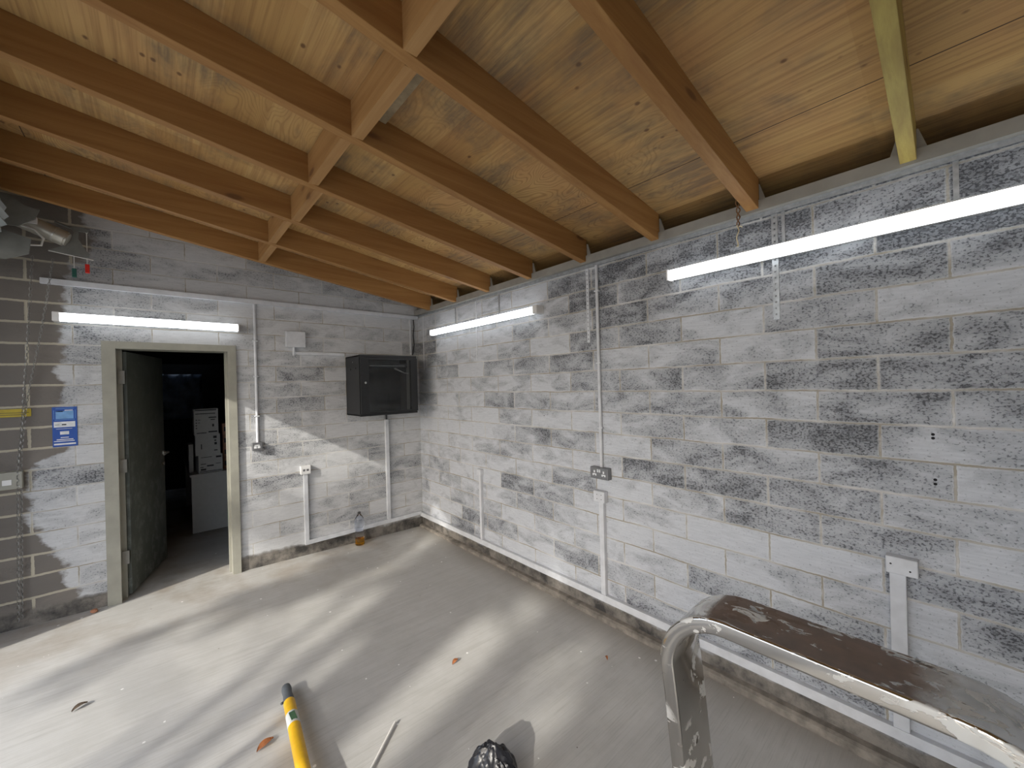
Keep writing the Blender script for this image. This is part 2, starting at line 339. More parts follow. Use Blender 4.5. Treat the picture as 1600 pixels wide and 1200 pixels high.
class MB:
    """collects shapes in world coordinates, then links them as ONE mesh object"""
    def __init__(s): s.bm = bmesh.new()
    def box(s, a, b, bev=0.0):
        x0, x1 = sorted((a[0], b[0])); y0, y1 = sorted((a[1], b[1])); z0, z1 = sorted((a[2], b[2]))
        t = bmesh.new(); bmesh.ops.create_cube(t, size=1.0)
        for v in t.verts: v.co = Vector(((x0 + x1) / 2 + v.co.x * (x1 - x0), (y0 + y1) / 2 + v.co.y * (y1 - y0), (z0 + z1) / 2 + v.co.z * (z1 - z0)))
        if bev: bmesh.ops.bevel(t, geom=list(t.edges), offset=bev, segments=2, affect='EDGES', profile=.5)
        s.add(t); return s
    def add(s, t, mat=None):
        if mat is not None: bmesh.ops.transform(t, matrix=mat, verts=t.verts)
        me = bpy.data.meshes.new('tmp'); t.to_mesh(me); t.free(); s.bm.from_mesh(me); bpy.data.meshes.remove(me)
    def prism(s, pts, axis, a, b):
        """polygon pts (2D) extruded along axis from a to b; 2D coords are the two other axes in order"""
        t = bmesh.new()
        def P(p, k):
            c = [0, 0, 0]; r = [i for i in range(3) if i != axis]; c[r[0]] = p[0]; c[r[1]] = p[1]; c[axis] = k; return Vector(c)
        v0 = [t.verts.new(P(p, a)) for p in pts]; v1 = [t.verts.new(P(p, b)) for p in pts]
        t.faces.new(v0); t.faces.new(v1[::-1]); n = len(pts)
        for i in range(n): t.faces.new((v0[i], v0[(i + 1) % n], v1[(i + 1) % n], v1[i]))
        bmesh.ops.recalc_face_normals(t, faces=t.faces); s.add(t); return s
    def cyl(s, a, b, r, r2=None, seg=16):
        a = Vector(a); b = Vector(b); d = b - a; t = bmesh.new()
        bmesh.ops.create_cone(t, cap_ends=True, segments=seg, radius1=r, radius2=r if r2 is None else r2, depth=d.length)
        m = Matrix.Translation((a + b) / 2) @ d.to_track_quat('Z', 'Y').to_matrix().to_4x4(); s.add(t, m); return s
    def sphere(s, c, r, sc=(1, 1, 1), seg=12):
        t = bmesh.new(); bmesh.ops.create_uvsphere(t, u_segments=seg, v_segments=max(6, seg // 2), radius=r)
        s.add(t, Matrix.Translation(c) @ Matrix.Diagonal((*sc, 1))); return s
    def tube(s, pts, r, seg=8):
        pts = [Vector(p) for p in pts]; n = len(pts)
        rr = r if isinstance(r, (list, tuple)) else [r] * n
        t = bmesh.new(); rings = []; prev = None
        for i, p in enumerate(pts):
            d = (pts[min(i + 1, n - 1)] - pts[max(i - 1, 0)]).normalized()
            ref = prev if prev is not None else (Vector((0, 0, 1)) if abs(d.z) < .9 else Vector((1, 0, 0)))
            u = (ref - d * ref.dot(d))
            if u.length < 1e-6: u = d.orthogonal()
            u.normalize(); v = d.cross(u); prev = u
            rings.append([t.verts.new(p + (u * math.cos(a) + v * math.sin(a)) * rr[i]) for a in [2 * math.pi * k / seg for k in range(seg)]])
        for i in range(n - 1):
            for k in range(seg): t.faces.new((rings[i][k], rings[i][(k + 1) % seg], rings[i + 1][(k + 1) % seg], rings[i + 1][k]))
        t.faces.new(rings[0][::-1]); t.faces.new(rings[-1]); bmesh.ops.recalc_face_normals(t, faces=t.faces)
        s.add(t); return s
    def lathe(s, c, prof, seg=20):
        t = bmesh.new(); rings = []
        for r, z in prof: rings.append([t.verts.new((c[0] + r * math.cos(2 * math.pi * k / seg), c[1] + r * math.sin(2 * math.pi * k / seg), c[2] + z)) for k in range(seg)])
        for i in range(len(rings) - 1):
            for k in range(seg): t.faces.new((rings[i][k], rings[i][(k + 1) % seg], rings[i + 1][(k + 1) % seg], rings[i + 1][k]))
        t.faces.new(rings[0][::-1]); t.faces.new(rings[-1]); bmesh.ops.recalc_face_normals(t, faces=t.faces); s.add(t); return s
    def build(s, name, mat, parent=None, smooth=False):
        me = bpy.data.meshes.new(name); o = origin(parent)
        bmesh.ops.translate(s.bm, verts=s.bm.verts, vec=-o)
        s.bm.to_mesh(me); s.bm.free()
        if isinstance(mat, str): mat = MAT[mat]
        me.materials.append(mat)
        if smooth:
            for p in me.polygons: p.use_smooth = True
            try: me.set_sharp_from_angle(angle=math.radians(40))
            except Exception: pass
        ob = bpy.data.objects.new(name, me); COL.objects.link(ob)
        if parent: ob.parent = parent
        return ob
def copy_thing(src, loc, label=None):
    r = src.copy(); COL.objects.link(r); r.location = loc
    if label: r['label'] = label
    for ch in src.children:
        c = ch.copy(); COL.objects.link(c); c.parent = r
        for g in ch.children:
            d = g.copy(); COL.objects.link(d); d.parent = c
    return r

# ================================================================ SETTING
XL, YB, XO = -3.4, -6.2, -3.6          # opening wall inner face, back wall, outer face
# floor: one slab with a slight fall
def slab(name, x0, x1, y0, y1, mat, th=.2, kind='structure', nx=1):
    t = bmesh.new(); q = [(x0, y0), (x1, y0), (x1, y1), (x0, y1)]
    a = [t.verts.new((x, y, floorz(x, y))) for x, y in q]; b = [t.verts.new((x, y, floorz(x, y) - th)) for x, y in q]
    t.faces.new(a); t.faces.new(b[::-1])
    for i in range(4): t.faces.new((a[i], b[i], b[(i + 1) % 4], a[(i + 1) % 4]))
    bmesh.ops.recalc_face_normals(t, faces=t.faces)
    m = MB(); m.add(t); o = m.build(name, mat); tag(o, kind=kind); return o
slab('floor', XO, .2, YB - .2, 4.6, 'floor')
# right wall
m = MB(); m.box((0, YB, -.2), (.2, 0, 2.50)); tag(m.build('wall_right', 'wr'), kind='structure')
# end wall with the door opening
DX0, DX1, DZ = -2.605, -1.785, 2.07
m = MB()
m.prism([(XO, -.2), (DX0, -.2), (DX0, DZ), (DX1, DZ), (DX1, -.2), (.3, -.2), (.3, plyz(.3)), (XO, plyz(XO))], 1, 0, .2)
tag(m.build('wall_left', 'wl'), kind='structure')
# shutter wall: pier, header, far pier; and the wall behind
m = MB(); m.box((XO, -.40, -.2), (XL, 0, 2.60)); m.box((XO, YB, -.2), (XL, -5.5, 2.60)); m.prism([(XO, 2.60), (XL, 2.60), (XL, plyz(XL)), (XO, plyz(XO))], 1, YB, 0)
tag(m.build('wall_shutter', 'render'), kind='structure')
m = MB(); m.prism([(XO, -.2), (.3, -.2), (.3, plyz(.3)), (XO, plyz(XO))], 1, YB - .2, YB); tag(m.build('wall_back', 'render'), kind='structure')
# plywood roof deck
m = MB(); m.prism([(XO - .3, plyz(XO - .3)), (.32, plyz(.32)), (.32, plyz(.32) + .018), (XO - .3, plyz(XO - .3) + .018)], 1, YB - .2, .2)
tag(m.build('ceiling', 'ply'), kind='structure')
m = MB(); m.box((.30, YB - .2, 2.38), (.32, .2, plyz(.32))); m.box((.2, YB - .2, 2.38), (.30, .2, 2.40)); tag(m.build('trim_1', 'rawboard'), kind='structure')
# raised screed kerb along the right wall
m = MB(); m.prism([(-.05, -.1), (0, -.1), (0, .056), (-.03, .052), (-.045, .043)], 1, YB, -.0)
k = m.build('trim_2', 'screed'); tag(k, kind='structure')
# dark store room beyond the door
for nm, a, b in (('wall_store_back', (-3.5, 4.2, -.2), (-.3, 4.4, 2.6)), ('wall_store_left', (-3.6, .2, -.2), (-3.4, 4.4, 2.6)), ('wall_store_right', (-.4, .2, -.2), (-.2, 4.4, 2.6)), ('ceiling_store', (-3.6, .2, 2.5), (-.2, 4.0, 2.65)), ('trim_3', (-3.6, 4.0, 2.5), (-2.45, 4.4, 2.65)), ('trim_4', (-1.9, 4.0, 2.5), (-.2, 4.4, 2.65)), ('trim_5', (-3.4, 3.9, 2.12), (-.4, 4.0, 2.5))):  # ceiling slot and beam added to shape a light patch on the back wall
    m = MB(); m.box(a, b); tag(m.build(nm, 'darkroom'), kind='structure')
# ground outside
m = MB(); m.box((-40, -40, -.12), (XO, 30, .02)); tag(m.build('ground', 'paving'), kind='structure')

# ---------------------------------------------------------------- door
door = thing('door_1', (-2.55, .05, .10), kind='structure')
m = MB()
fz = .06
m.box((DX0, -.025, fz), (DX0 + .075, .16, DZ)); m.box((DX1 - .06, -.025, fz), (DX1, .16, DZ)); m.box((DX0 + .0755, -.025, DZ - .055), (DX1 - .0605, .16, DZ))
m.box((DX0 + .07, .05, fz), (DX0 + .105, .12, DZ - .05)); m.box((DX1 - .075, .05, fz), (DX1 - .055, .09, DZ - .05))
fr = m.build('door_frame', 'frame', door)
hx, hy = DX0 + .09, .075
ang = math.radians(74)
leafT = Matrix.Translation((hx, hy, 0)) @ Matrix.Rotation(ang, 4, 'Z')
def leafbox(a, b, bev=0.0):
    t = MB(); t.box(a, b, bev); bmesh.ops.transform(t.bm, matrix=leafT, verts=t.bm.verts); return t
lf = leafbox((.0, -.04, .125), (.765, .004, 2.0), .002).build('door_leaf', 'leaf', door)
h = MB(); h.box((.70, -.052, 1.10), (.735, -.04, 1.13), .002); h.cyl((.715, -.04, 1.115), (.715, -.085, 1.115), .009); h.tube([(.715, -.083, 1.115), (.68, -.086, 1.116), (.60, -.083, 1.108)], .008)
bmesh.ops.transform(h.bm, matrix=leafT, verts=h.bm.verts); h.build('handle', 'steeldull', lf, True)
h = MB(); h.cyl((.72, -.038, 1.01), (.72, -.05, 1.01), .017); bmesh.ops.transform(h.bm, matrix=leafT, verts=h.bm.verts); h.build('lock_cylinder', 'chrome', lf, True)
for z in (.42, 1.12, 1.80):
    m = MB(); m.cyl((hx, hy - .028, z - .05), (hx, hy - .028, z + .05), .007); m.box((hx - .012, hy - .04, z - .05), (hx + .028, hy - .036, z + .05)); m.build('hinge', 'steel', door)

# ---------------------------------------------------------------- steel wall plate with cleats
JY = [-.345, -.86, -1.395, -1.94, -2.48, -3.02, -3.545, -4.10, -4.65, -5.2, -5.75]
pl = thing('steel_wall_plate', (0, -3.1, 2.495), 'long grey painted steel wall plate along the top of the right block wall', 'steel beam')
m = MB(); m.box((-.045, YB, 2.500), (.03, 0, 2.555)); m.build('beam', 'steel', pl)
m = MB(); m.box((-.012, YB, 2.478), (-.003, 0, 2.4995)); m.build('galvanised_lip', 'galv', pl)
for y in JY:
    m = MB(); m.prism([(y - .055, 2.555), (y + .055, 2.555), (y + .030, 2.64), (y - .030, 2.64)], 0, -.028, -.020); m.build('cleat', 'steel', pl)

# ---------------------------------------------------------------- joists and noggins
ordn = ['first', 'second', 'third', 'fourth', 'fifth', 'sixth', 'seventh', 'eighth', 'ninth', 'tenth', 'eleventh']
looks = {0: 'sloping pine roof joist closest to the end wall with the door',
         1: 'sloping pine roof joist, second out from the end wall', 2: 'sloping pine roof joist, third out from the end wall',
         3: 'sloping pine roof joist, fourth out from the end wall', 4: 'sloping pine roof joist, fifth out from the end wall',
         5: 'pine roof joist with dark knots, sixth out from the end wall', 6: 'pine roof joist with the rusty wire hanging from its end',
         7: 'pale yellow roof joist end above the big right light'}
for i, y in enumerate(JY):
    if i > 8: break
    hw = .028 if i == 6 else .024
    m = MB(); xa, xb = XL + .01, -.030
    m.prism([(xa, roofz(xa)), (xb, roofz(xb)), (xb, plyz(xb)), (xa, plyz(xa))], 1, y - hw, y + hw)
    o = m.build('roof_joist', 'yjoist' if i == 7 else 'joist'); tag(o, looks.get(i, 'pine roof joist just right of the frame beyond the yellow one'), 'joist', 'pine roof joists')
    b = o.modifiers.new('b', 'BEVEL'); b.width = .002; b.segments = 2
NX = [-1.63, -1.65, -1.62, -1.66, -1.63, -1.66, -1.62]
gaps = ['first and second', 'second and third', 'third and fourth', 'fourth and fifth', 'fifth and sixth', 'sixth and seventh']
for i in range(6):
    x = NX[i]; y0, y1 = JY[i + 1] + .0245, JY[i] - .0245
    if i == 5: y0 = JY[6] + .0285
    m = MB(); m.prism([(x - .024, roofz(x) + .002), (x + .024, roofz(x) + .002), (x + .024, plyz(x) - .002), (x - .024, plyz(x) - .002)], 1, y0, y1)
    tag(m.build('joist_noggin', 'nog'), 'short pine noggin bridging the %s joists out from the end wall' % gaps[i], 'noggin', 'noggins between the joists')
m = MB(); m.prism([(-1.60, plyz(-1.60) - .019), (-1.50, plyz(-1.50) - .019), (-1.50, plyz(-1.50) - .001), (-1.60, plyz(-1.60) - .001)], 1, JY[5] + .026, JY[4] - .026)
tag(m.build('timber_batten', plain('grey_weathered_timber', (.40, .32, .20), .75, var=.25, vs=18)), 'flat weathered batten under the plywood beside a noggin', 'batten')

# ---------------------------------------------------------------- lights
def led_y(name, y0, y1, z, label, cap):
    yc = (y0 + y1) / 2
    r = thing(name, (-.0, yc, z), label, 'light', 'long fluorescent battens')
    m = MB(); m.box((-.055, y0, z - .024), (-.0006, y1, z + .026), .004); m.build('housing', 'white', r)
    m = MB(); n = 10; pts = []
    for k in range(n + 1):
        a = math.pi * k / n; pts.append((-.054 - .030 * math.sin(a), z - .031 * math.cos(a)))
    m.prism(pts, 1, y0 + .004, y1 - .004); m.build('diffuser', 'led', r, True)
    for ye, s in ((y0, -1), (y1, 1)):
        m = MB(); m.box((-.086, ye, z - .033), (-.0006, ye + s * (cap if s < 0 else .012), z + .033), .006); m.build('end_cap', 'white', r)
    return r
led_y('batten_light', -2.00, -.42, 2.252, 'glowing strip light on the right wall nearer the corner', .05)
led_y('batten_light', -4.62, -3.115, 2.278, 'large bright strip light at the upper right, running out of frame', .012)
r = thing('batten_light', (-2.30, 0, 2.222), 'glowing strip light fixed above the doorway', 'light', 'long fluorescent battens')
m = MB(); m.box((-2.80, -.055, 2.198), (-1.775, -.0006, 2.248), .004); m.build('housing', 'white', r)
m = MB(); pts = [(-.054 - .030 * math.sin(math.pi * k / 10), 2.222 - .031 * math.cos(math.pi * k / 10)) for k in range(11)]
m.prism(pts, 0, -2.797, -1.772); m.build('diffuser', 'led', r, True)
for a, b in ((-2.832, -2.797), (-1.772, -1.762)):
    m = MB(); m.box((a, -.086, 2.189), (b, -.0006, 2.255), .005); m.build('end_cap', 'white', r)

# ---------------------------------------------------------------- trunking, conduits, boxes
def run(name, a, b, label, cat='cable trunking', mat='dirtywhite', group=None):
    m = MB(); m.box(a, b, .002); return tag(m.build(name, mat), label, cat, group)
run('cable_trunking', (-2.89, -.030, 2.452), (-.0125, -.0006, 2.492), 'long white trunking running across the top of the end wall above the light')
run('cable_trunking', (-1.272, -.030, .172), (-.031, -.0006, .212), 'low white trunking along the foot of the end wall beside the bottle')
run('cable_trunking', (-.0306, -5.9, .148), (-.0006, -.0006, .195), 'long low white trunking along the foot of the right wall')
run('cable_trunking', (-1.272, -.0296, .2125), (-1.236, -.0006, .855), 'short white upright trunking rising to the small box left of the black cabinet')
run('cable_trunking', (-.442, -.0296, .2125), (-.404, -.0006, 1.315), 'white upright trunking rising under the black cabinet')
run('cable_trunking', (-1.32, -.026, 2.005), (-.86, -.0006, 2.032), 'short horizontal white trunking running left from the black cabinet')
run('cable_trunking', (-.115, -.022, 2.04), (-.096, -.0006, 2.4515), 'thin white upright trunking above the black cabinet')
run('cable_trunking', (-.0296, -1.192, .1955), (-.0006, -1.163, .805), 'slim white upright trunking on the right wall nearest the corner')
run('cable_trunking', (-.0296, -2.585, .1955), (-.0006, -2.548, .837), 'white upright trunking below the stacked sockets on the right wall')
run('cable_trunking', (-.0296, -4.062, .1955), (-.0006, -4.012, .845), 'broad white upright trunking behind the steel hoop at the right')
def boxthing(name, a, b, label, cat, mat, extra=None, bev=.004):
    c = Vector(((a[0] + b[0]) / 2, (a[1] + b[1]) / 2, min(a[2], b[2])))
    r = thing(name, c, label, cat); m = MB(); m.box(a, b, bev); m.build('casing', mat, r)
    if extra: extra(r)
    return r
def holes_y(pts, rad=.0035, x=-.0452):   # on right wall faces
    def f(r):
        for (y, z) in pts: m = MB(); m.cyl((x, y, z), (x + .004, y, z), rad, seg=10); m.build('screw', 'hole', r)
    return f
def holes_x(pts, y, rad=.003):
    def f(r):
        for (x, z) in pts: m = MB(); m.cyl((x, y, z), (x, y + .004, z), rad, seg=10); m.build('screw', 'hole', r)
    return f
boxthing('socket_box', (-.045, -4.098, .845), (-.0006, -4.002, .915), 'white double socket box behind the steel hoop at the far right', 'socket', 'dirtywhite', holes_y([(-4.075, .868), (-4.018, .885)]))
boxthing('socket_box', (-.045, -2.605, .8375), (-.0006, -2.515, .915), 'white square outlet box just below the grey double socket', 'outlet', 'dirtywhite',
         holes_y([(-2.545, .89), (-2.58, .89), (-2.545, .86), (-2.58, .86)], .003))
boxthing('socket_box', (-.04, -1.205, .8055), (-.0006, -1.145, .865), 'small white outlet box on the right wall nearest the corner', 'outlet', 'dirtywhite')
def ext(r):
    for x in (-1.272, -1.240):
        m = MB(); m.box((x - .010, -.0462, .885), (x + .010, -.0445, .905), .0005); m.build('port', 'socket', r)
boxthing('socket_box', (-1.300, -.045, .8555), (-1.212, -.0006, .935), 'small white twin outlet box on the end wall left of the black cabinet', 'outlet', 'white', ext)
boxthing('junction_box', (-1.395, -.045, 2.075), (-1.228, -.0006, 2.225), 'square blank white box high on the end wall', 'junction box', 'dirtywhite')
boxthing('conduit_elbow', (-1.335, -.032, 1.995), (-1.3205, -.0006, 2.0745), 'small white joint under the square blank box', 'fitting', 'dirtywhite')
# grey metal-clad double socket
def sock(r):
    for y in (-2.53, -2.605):
        m = MB(); x = -.0452
        m.box((x - .0006, y - .006, 1.040), (x + .002, y + .006, 1.056)); m.box((x - .0006, y - .016, 1.020), (x + .002, y - .006, 1.032)); m.box((x - .0006, y + .006, 1.020), (x + .002, y + .016, 1.032))
        m.box((x - .0003, y - .016, 1.026), (x + .002, y + .016, 1.034)); m.build('outlet_face', 'signwhite', r)
    for y in (-2.559, -2.575):
        m = MB(); m.box((-.050, y - .005, 1.046), (-.044, y + .005, 1.066), .001); m.build('switch', 'signwhite', r)
boxthing('double_socket', (-.045, -2.640, .998), (-.0006, -2.493, 1.078), 'grey metal double socket with white inserts under the tall conduit', 'socket', 'socket', sock)
def sock2(r):
    m = MB(); m.box((-1.672, -.0475, 1.155), (-1.652, -.044, 1.175)); m.box((-1.645, -.0475, 1.155), (-1.625, -.044, 1.175)); m.box((-1.668, -.0475, 1.178), (-1.63, -.044, 1.186)); m.build('outlet_face', 'signwhite', r)
boxthing('double_socket', (-1.685, -.045, 1.135), (-1.605, -.0006, 1.205), 'grey metal socket under the conduit right of the doorway', 'socket', 'socket', sock2)
def sock3(r):
    m = MB(); m.box((-3.07, -.0475, 1.09), (-3.03, -.0445, 1.125), .002); m.build('switch', 'white', r)
    for x, z in ((-3.0, 1.16), (-3.0, 1.075)): mm = MB(); mm.cyl((x, -.044, z), (x, -.0475, z), .004); mm.build('screw', 'steeldull', r)
boxthing('isolator_switch', (-3.12, -.045, 1.06), (-2.985, -.0006, 1.175), 'cream switch box at the left edge on bare blocks', 'switch', 'frame', sock3)
# conduits
def conduit(p0, p1, rad, label, clips, mat='dirtywhite', name='conduit'):
    r = thing(name, p1, label, 'conduit'); m = MB(); m.cyl(p0, p1, rad, seg=14); m.build('pipe', mat, r, True)
    for c in clips:
        m = MB(); c = Vector(c); onright = abs(c.x) < .1
        e = Vector((0, .020, 0)) if onright else Vector((.020, 0, 0)); d = Vector((.011, 0, 0)) if onright else Vector((0, .011, 0))
        m.box(c - e - d + Vector((0, 0, -.006)), c + e + d + Vector((0, 0, .006)), .003); m.build('saddle_clip', mat, r)
conduit((-.0125, -2.568, 2.477), (-.0125, -2.568, 1.078), .0115, 'tall thin white conduit running down to the grey double socket', [(-.0125, -2.568, 2.3), (-.0125, -2.568, 1.35), (-.0125, -2.568, 1.80)])
conduit((-1.638, -.0125, 2.4515), (-1.638, -.0125, 1.2055), .011, 'white conduit running down right of the doorway', [(-1.638, -.0125, 1.44), (-1.638, -.0125, 2.12), (-1.638, -.0125, 1.80)])
# cabinet cable
m = MB(); m.tube([(-.062, -.012, 2.451), (-.055, -.014, 2.37), (-.068, -.013, 2.27), (-.060, -.014, 2.16), (-.085, -.016, 2.035)], .005)
tag(m.build('loose_cable', 'blackcable'), 'thin black cable hanging into the top of the black cabinet', 'cable')

# perforated straps and galvanised tails below the wall plate
def strap(y, z0, z1, wd, label, perf=True, mat='galv'):
    r = MB(); x0, x1 = -.0042, -.0006
    if perf:
        p = .03; n = int((z1 - z0) / p)
        r.box((x0, y - wd / 2, z0), (x1, y - wd * .14, z1)); r.box((x0, y + wd * .14, z0), (x1, y + wd / 2, z1))
        for k in range(n + 1): r.box((x0, y - wd * .14, z0 + k * p), (x1, y + wd * .14, min(z1, z0 + k * p + p * .7)))
    else: r.box((x0, y - wd / 2, z0), (x1, y + wd / 2, z1))
    return tag(r.build('metal_strap', mat), label, 'strap', 'straps tying the wall plate down')
strap(-3.628, 1.955, 2.477, .027, 'perforated metal strap behind the big right light')
strap(-2.480, 1.950, 2.477, .024, 'painted perforated strap just left of the tall conduit', True, 'dirtywhite')
strap(-1.155, 1.91, 2.477, .018, 'narrow painted strap behind the light nearer the corner', True, 'dirtywhite')
strap(-.13, 1.86, 2.477, .018, 'painted strap on the right wall beside the corner', True, 'dirtywhite')
strap(-3.665, 2.30, 2.477, .014, 'short plain galvanised tail beside the long perforated strap', False)
strap(-4.225, 2.33, 2.477, .016, 'short plain galvanised tail above the big right light, far right', False)
strap(-1.50, 2.29, 2.477, .016, 'short plain tail above the light nearer the corner', False)
strap(-.80, 2.29, 2.477, .014, 'short plain tail above the light, closer to the corner', False)
# drilled holes in the right wall
hr = [(-4.147, 1.425), (-4.147, 1.410), (-4.150, 1.245), (-4.150, 1.228), (-2.02, 1.41), (-2.03, 1.26)]
for i, (y, z) in enumerate(hr):
    m = MB(); m.cyl((-.0012, y, z), (.004, y, z), .0055 if i < 4 else .0035, seg=12)
    lab = ['topmost dark drilled hole at the right of the block wall', 'second dark drilled hole down at the right of the wall', 'third dark drilled hole down at the right of the wall', 'lowest dark drilled hole at the right of the wall', 'tiny upper drilled hole left of the tall conduit', 'tiny lower drilled hole left of the tall conduit'][i]
    tag(m.build('drilled_hole', 'hole'), lab, 'hole', 'holes drilled in the right wall')

# ---------------------------------------------------------------- black wall cabinet
cb = thing('network_cabinet', (-.46, -.2, 1.37), 'black wall mounted equipment cabinet with glass door near the corner', 'cabinet')
cx0, cx1, cy0, cz0, cz1 = -.838, -.235, -.385, 1.395, 1.992
cx0 = -.842; D = .385
m = MB()
m.box((cx0, -D + .02, cz0), (cx0 + .012, -.0006, cz1), .001); m.box((cx1 - .012, -D + .02, cz0), (cx1, -.0006, cz1), .001)
m.box((cx0, -D + .02, cz0), (cx1, -.0006, cz0 + .012), .001); m.box((cx0, -D + .02, cz1 - .012), (cx1, -.0006, cz1), .001); m.box((cx0, -.012, cz0), (cx1, -.0006, cz1))
m.box((cx0, -D + .005, cz1 - .022), (cx1, -D + .03, cz1 + .004), .001); m.box((cx0, -D + .005, cz0 - .004), (cx1, -D + .03, cz0 + .018), .001)
m.build('casing', 'black', cb)
m = MB(); g0, g1, h0, h1 = cx0 + .085, cx1 - .075, cz0 + .035, cz1 - .045
m.box((cx0 + .002, -D - .012, cz0 + .02), (g0, -D + .004, cz1 - .024), .001); m.box((g1, -D - .012, cz0 + .02), (cx1 - .002, -D + .004, cz1 - .024), .001)
m.box((g0, -D - .012, cz0 + .02), (g1, -D + .004, h0), .001); m.box((g0, -D - .012, h1), (g1, -D + .004, cz1 - .024), .001)
dr = m.build('door', 'black', cb)
m = MB(); m.box((g0, -D - .006, h0), (g1, -D - .002, h1)); m.build('pane', glass('smoked_glass', (.55, .58, .60), .04), dr)
m = MB(); m.cyl((cx0 + .045, -D - .012, 1.72), (cx0 + .045, -D - .022, 1.72), .011); m.build('lock', 'chrome', dr, True)
for x in (g0 - .01, g1 - .01):
    m = MB(); m.box((x, -D + .05, cz0 + .03), (x + .022, -D + .075, cz1 - .03)); m.build('rack_rail', 'steel', cb)
m = MB(); m.box((g0 + .01, -D + .05, 1.875), (g1 - .01, -.10, 1.918), .001); m.build('patch_panel', 'black', cb)
m = MB(); m.box((g0 + .03, -D + .047, 1.888), (g1 - .04, -D + .05, 1.894)); m.build('port_strip', 'steeldull', cb)
m = MB(); m.tube([(-.46, -D + .06, 1.865), (-.42, -D + .03, 1.84), (-.37, -D + .02, 1.815), (-.32, -D + .03, 1.81)], [.009, .008, .005, .004]); m.build('patch_lead', 'cable', cb, True)
for y, z in ((-.20, 1.93), (-.14, 1.86), (-.28, 1.865)):
    m = MB(); m.cyl((cx0 - .0015, y, z), (cx0 + .002, y, z), .007 if z > 1.9 else .010, seg=12); m.build('side_fixing', 'chrome' if z > 1.9 else 'hole', cb)
m = MB(); m.cyl((-.423, -.014, 1.3155), (-.423, -.014, 1.3895), .010); tag(m.build('cable_gland', 'dark'), 'small dark gland under the black cabinet above the trunking', 'cable gland')

# ---------------------------------------------------------------- signs on the end wall
sg = thing('wall_sign', (-2.80, 0, 1.30), 'blue printed notice on the blocks left of the doorway', 'sign')
sx0, sx1, sz0, sz1 = -2.853, -2.735, 1.312, 1.592
m = MB(); m.box((sx0, -.004, sz0), (sx1, -.0006, sz1)); m.build('panel', 'blue', sg)
def bars(name, mat, lst):
    for a, b, c, d in lst:
        m = MB(); m.box((sx0 + a * (sx1 - sx0), -.0048, sz0 + c * (sz1 - sz0)), (sx0 + b * (sx1 - sx0), -.0038, sz0 + d * (sz1 - sz0))); m.build(name, mat, sg)
bars('white_strip', 'signwhite', [(.06, .92, .49, .63)])
bars('printed_panel', 'signpale', [(.14, .86, .70, .90)])
bars('printed_outline', 'signpale', [(.06, .075, .70, .92), (.925, .94, .70, .92), (.14, .86, .955, .965), (.10, .90, .672, .682)])
bars('lettering', 'signwhite', [(.30, .66, .305, .385), (.32, .65, .22, .24), (.16, .83, .17, .19), (.05, .88, .13, .148), (.05, .93, .045, .085), (.15, .80, .445, .453), (.16, .44, .88, .90), (.50, .83, .905, .925)])
m = MB(); m.box((sx0 + .045, -.0056, sz0 + .54 * .28), (sx0 + .066, -.0046, sz0 + .57 * .28)); m.box((sx0 + .012, -.0056, sz0 + .55 * .28), (sx0 + .034, -.0046, sz0 + .56 * .28)); m.build('handwriting', 'ink', sg)
tp = thing('yellow_label', (-3.05, 0, 1.54), 'narrow yellow label on bare blocks behind the chain', 'label')
m = MB(); m.box((-3.18, -.004, 1.537), (-2.946, -.0006, 1.590)); m.build('strip', 'yellowtape', tp)
m = MB(); m.box((-3.18, -.0046, 1.563), (-2.955, -.0038, 1.566)); m.box((-3.18, -.0046, 1.550), (-2.975, -.0038, 1.553)); m.build('lettering', 'dark', tp)

# ---------------------------------------------------------------- roller shutter head
sh = thing('roller_shutter', (-3.1, -2.9, 2.73), 'rolled up pale steel shutter at the upper left edge with grey end brackets', 'roller shutter')
m = MB(); n = 44; cxs, czs = -3.13, 2.76; pts = []
for k in range(n):
    a = 2 * math.pi * k / n; rr = .185 if k % 2 == 0 else .168; pts.append((cxs + rr * math.cos(a), czs + rr * math.sin(a)))
m.prism(pts, 1, -5.45, -.43); m.build('curtain_roll', 'curtain', sh)
m = MB(); m.prism([(-3.39, 2.50), (-2.98, 2.52), (-2.885, 2.57), (-2.875, 2.665), (-2.95, 2.69), (-3.0, 2.70), (-3.39, 2.72)], 1, -.345, -.335)
m.build('lower_bracket', 'bracket', sh)
m = MB(); m.prism([(-3.39, 2.73), (-2.93, 2.74), (-2.86, 2.80), (-2.84, 2.865), (-2.90, 2.875), (-2.97, 2.93), (-3.39, 2.96)], 1, -.325, -.315); m.build('upper_bracket', 'bracket', sh)
m = MB(); m.box((-3.388, -.345, 2.50), (-3.378, -.012, 2.96)); m.build('back_plate', 'bracket', sh)
m = MB(); m.cyl((-3.13, -.43, 2.73), (-3.13, -.05, 2.73), .03); m.build('axle', 'steel', sh, True)
m = MB(); m.cyl((-2.965, -.20, 2.832), (-2.745, -.20, 2.735), .052, seg=24); m.cyl((-2.758, -.20, 2.741), (-2.735, -.20, 2.731), .044, seg=24)
mo = m.build('drive_motor', 'motor', sh, True)
m = MB(); m.cyl((-2.795, -.20, 2.757), (-2.788, -.20, 2.754), .0545, seg=24); m.build('motor_band', 'steeldull', mo, True)
m = MB(); m.box((-2.93, -.256, 2.79), (-2.86, -.235, 2.835), .003); m.build('terminal_cover', 'white', mo)
m = MB()
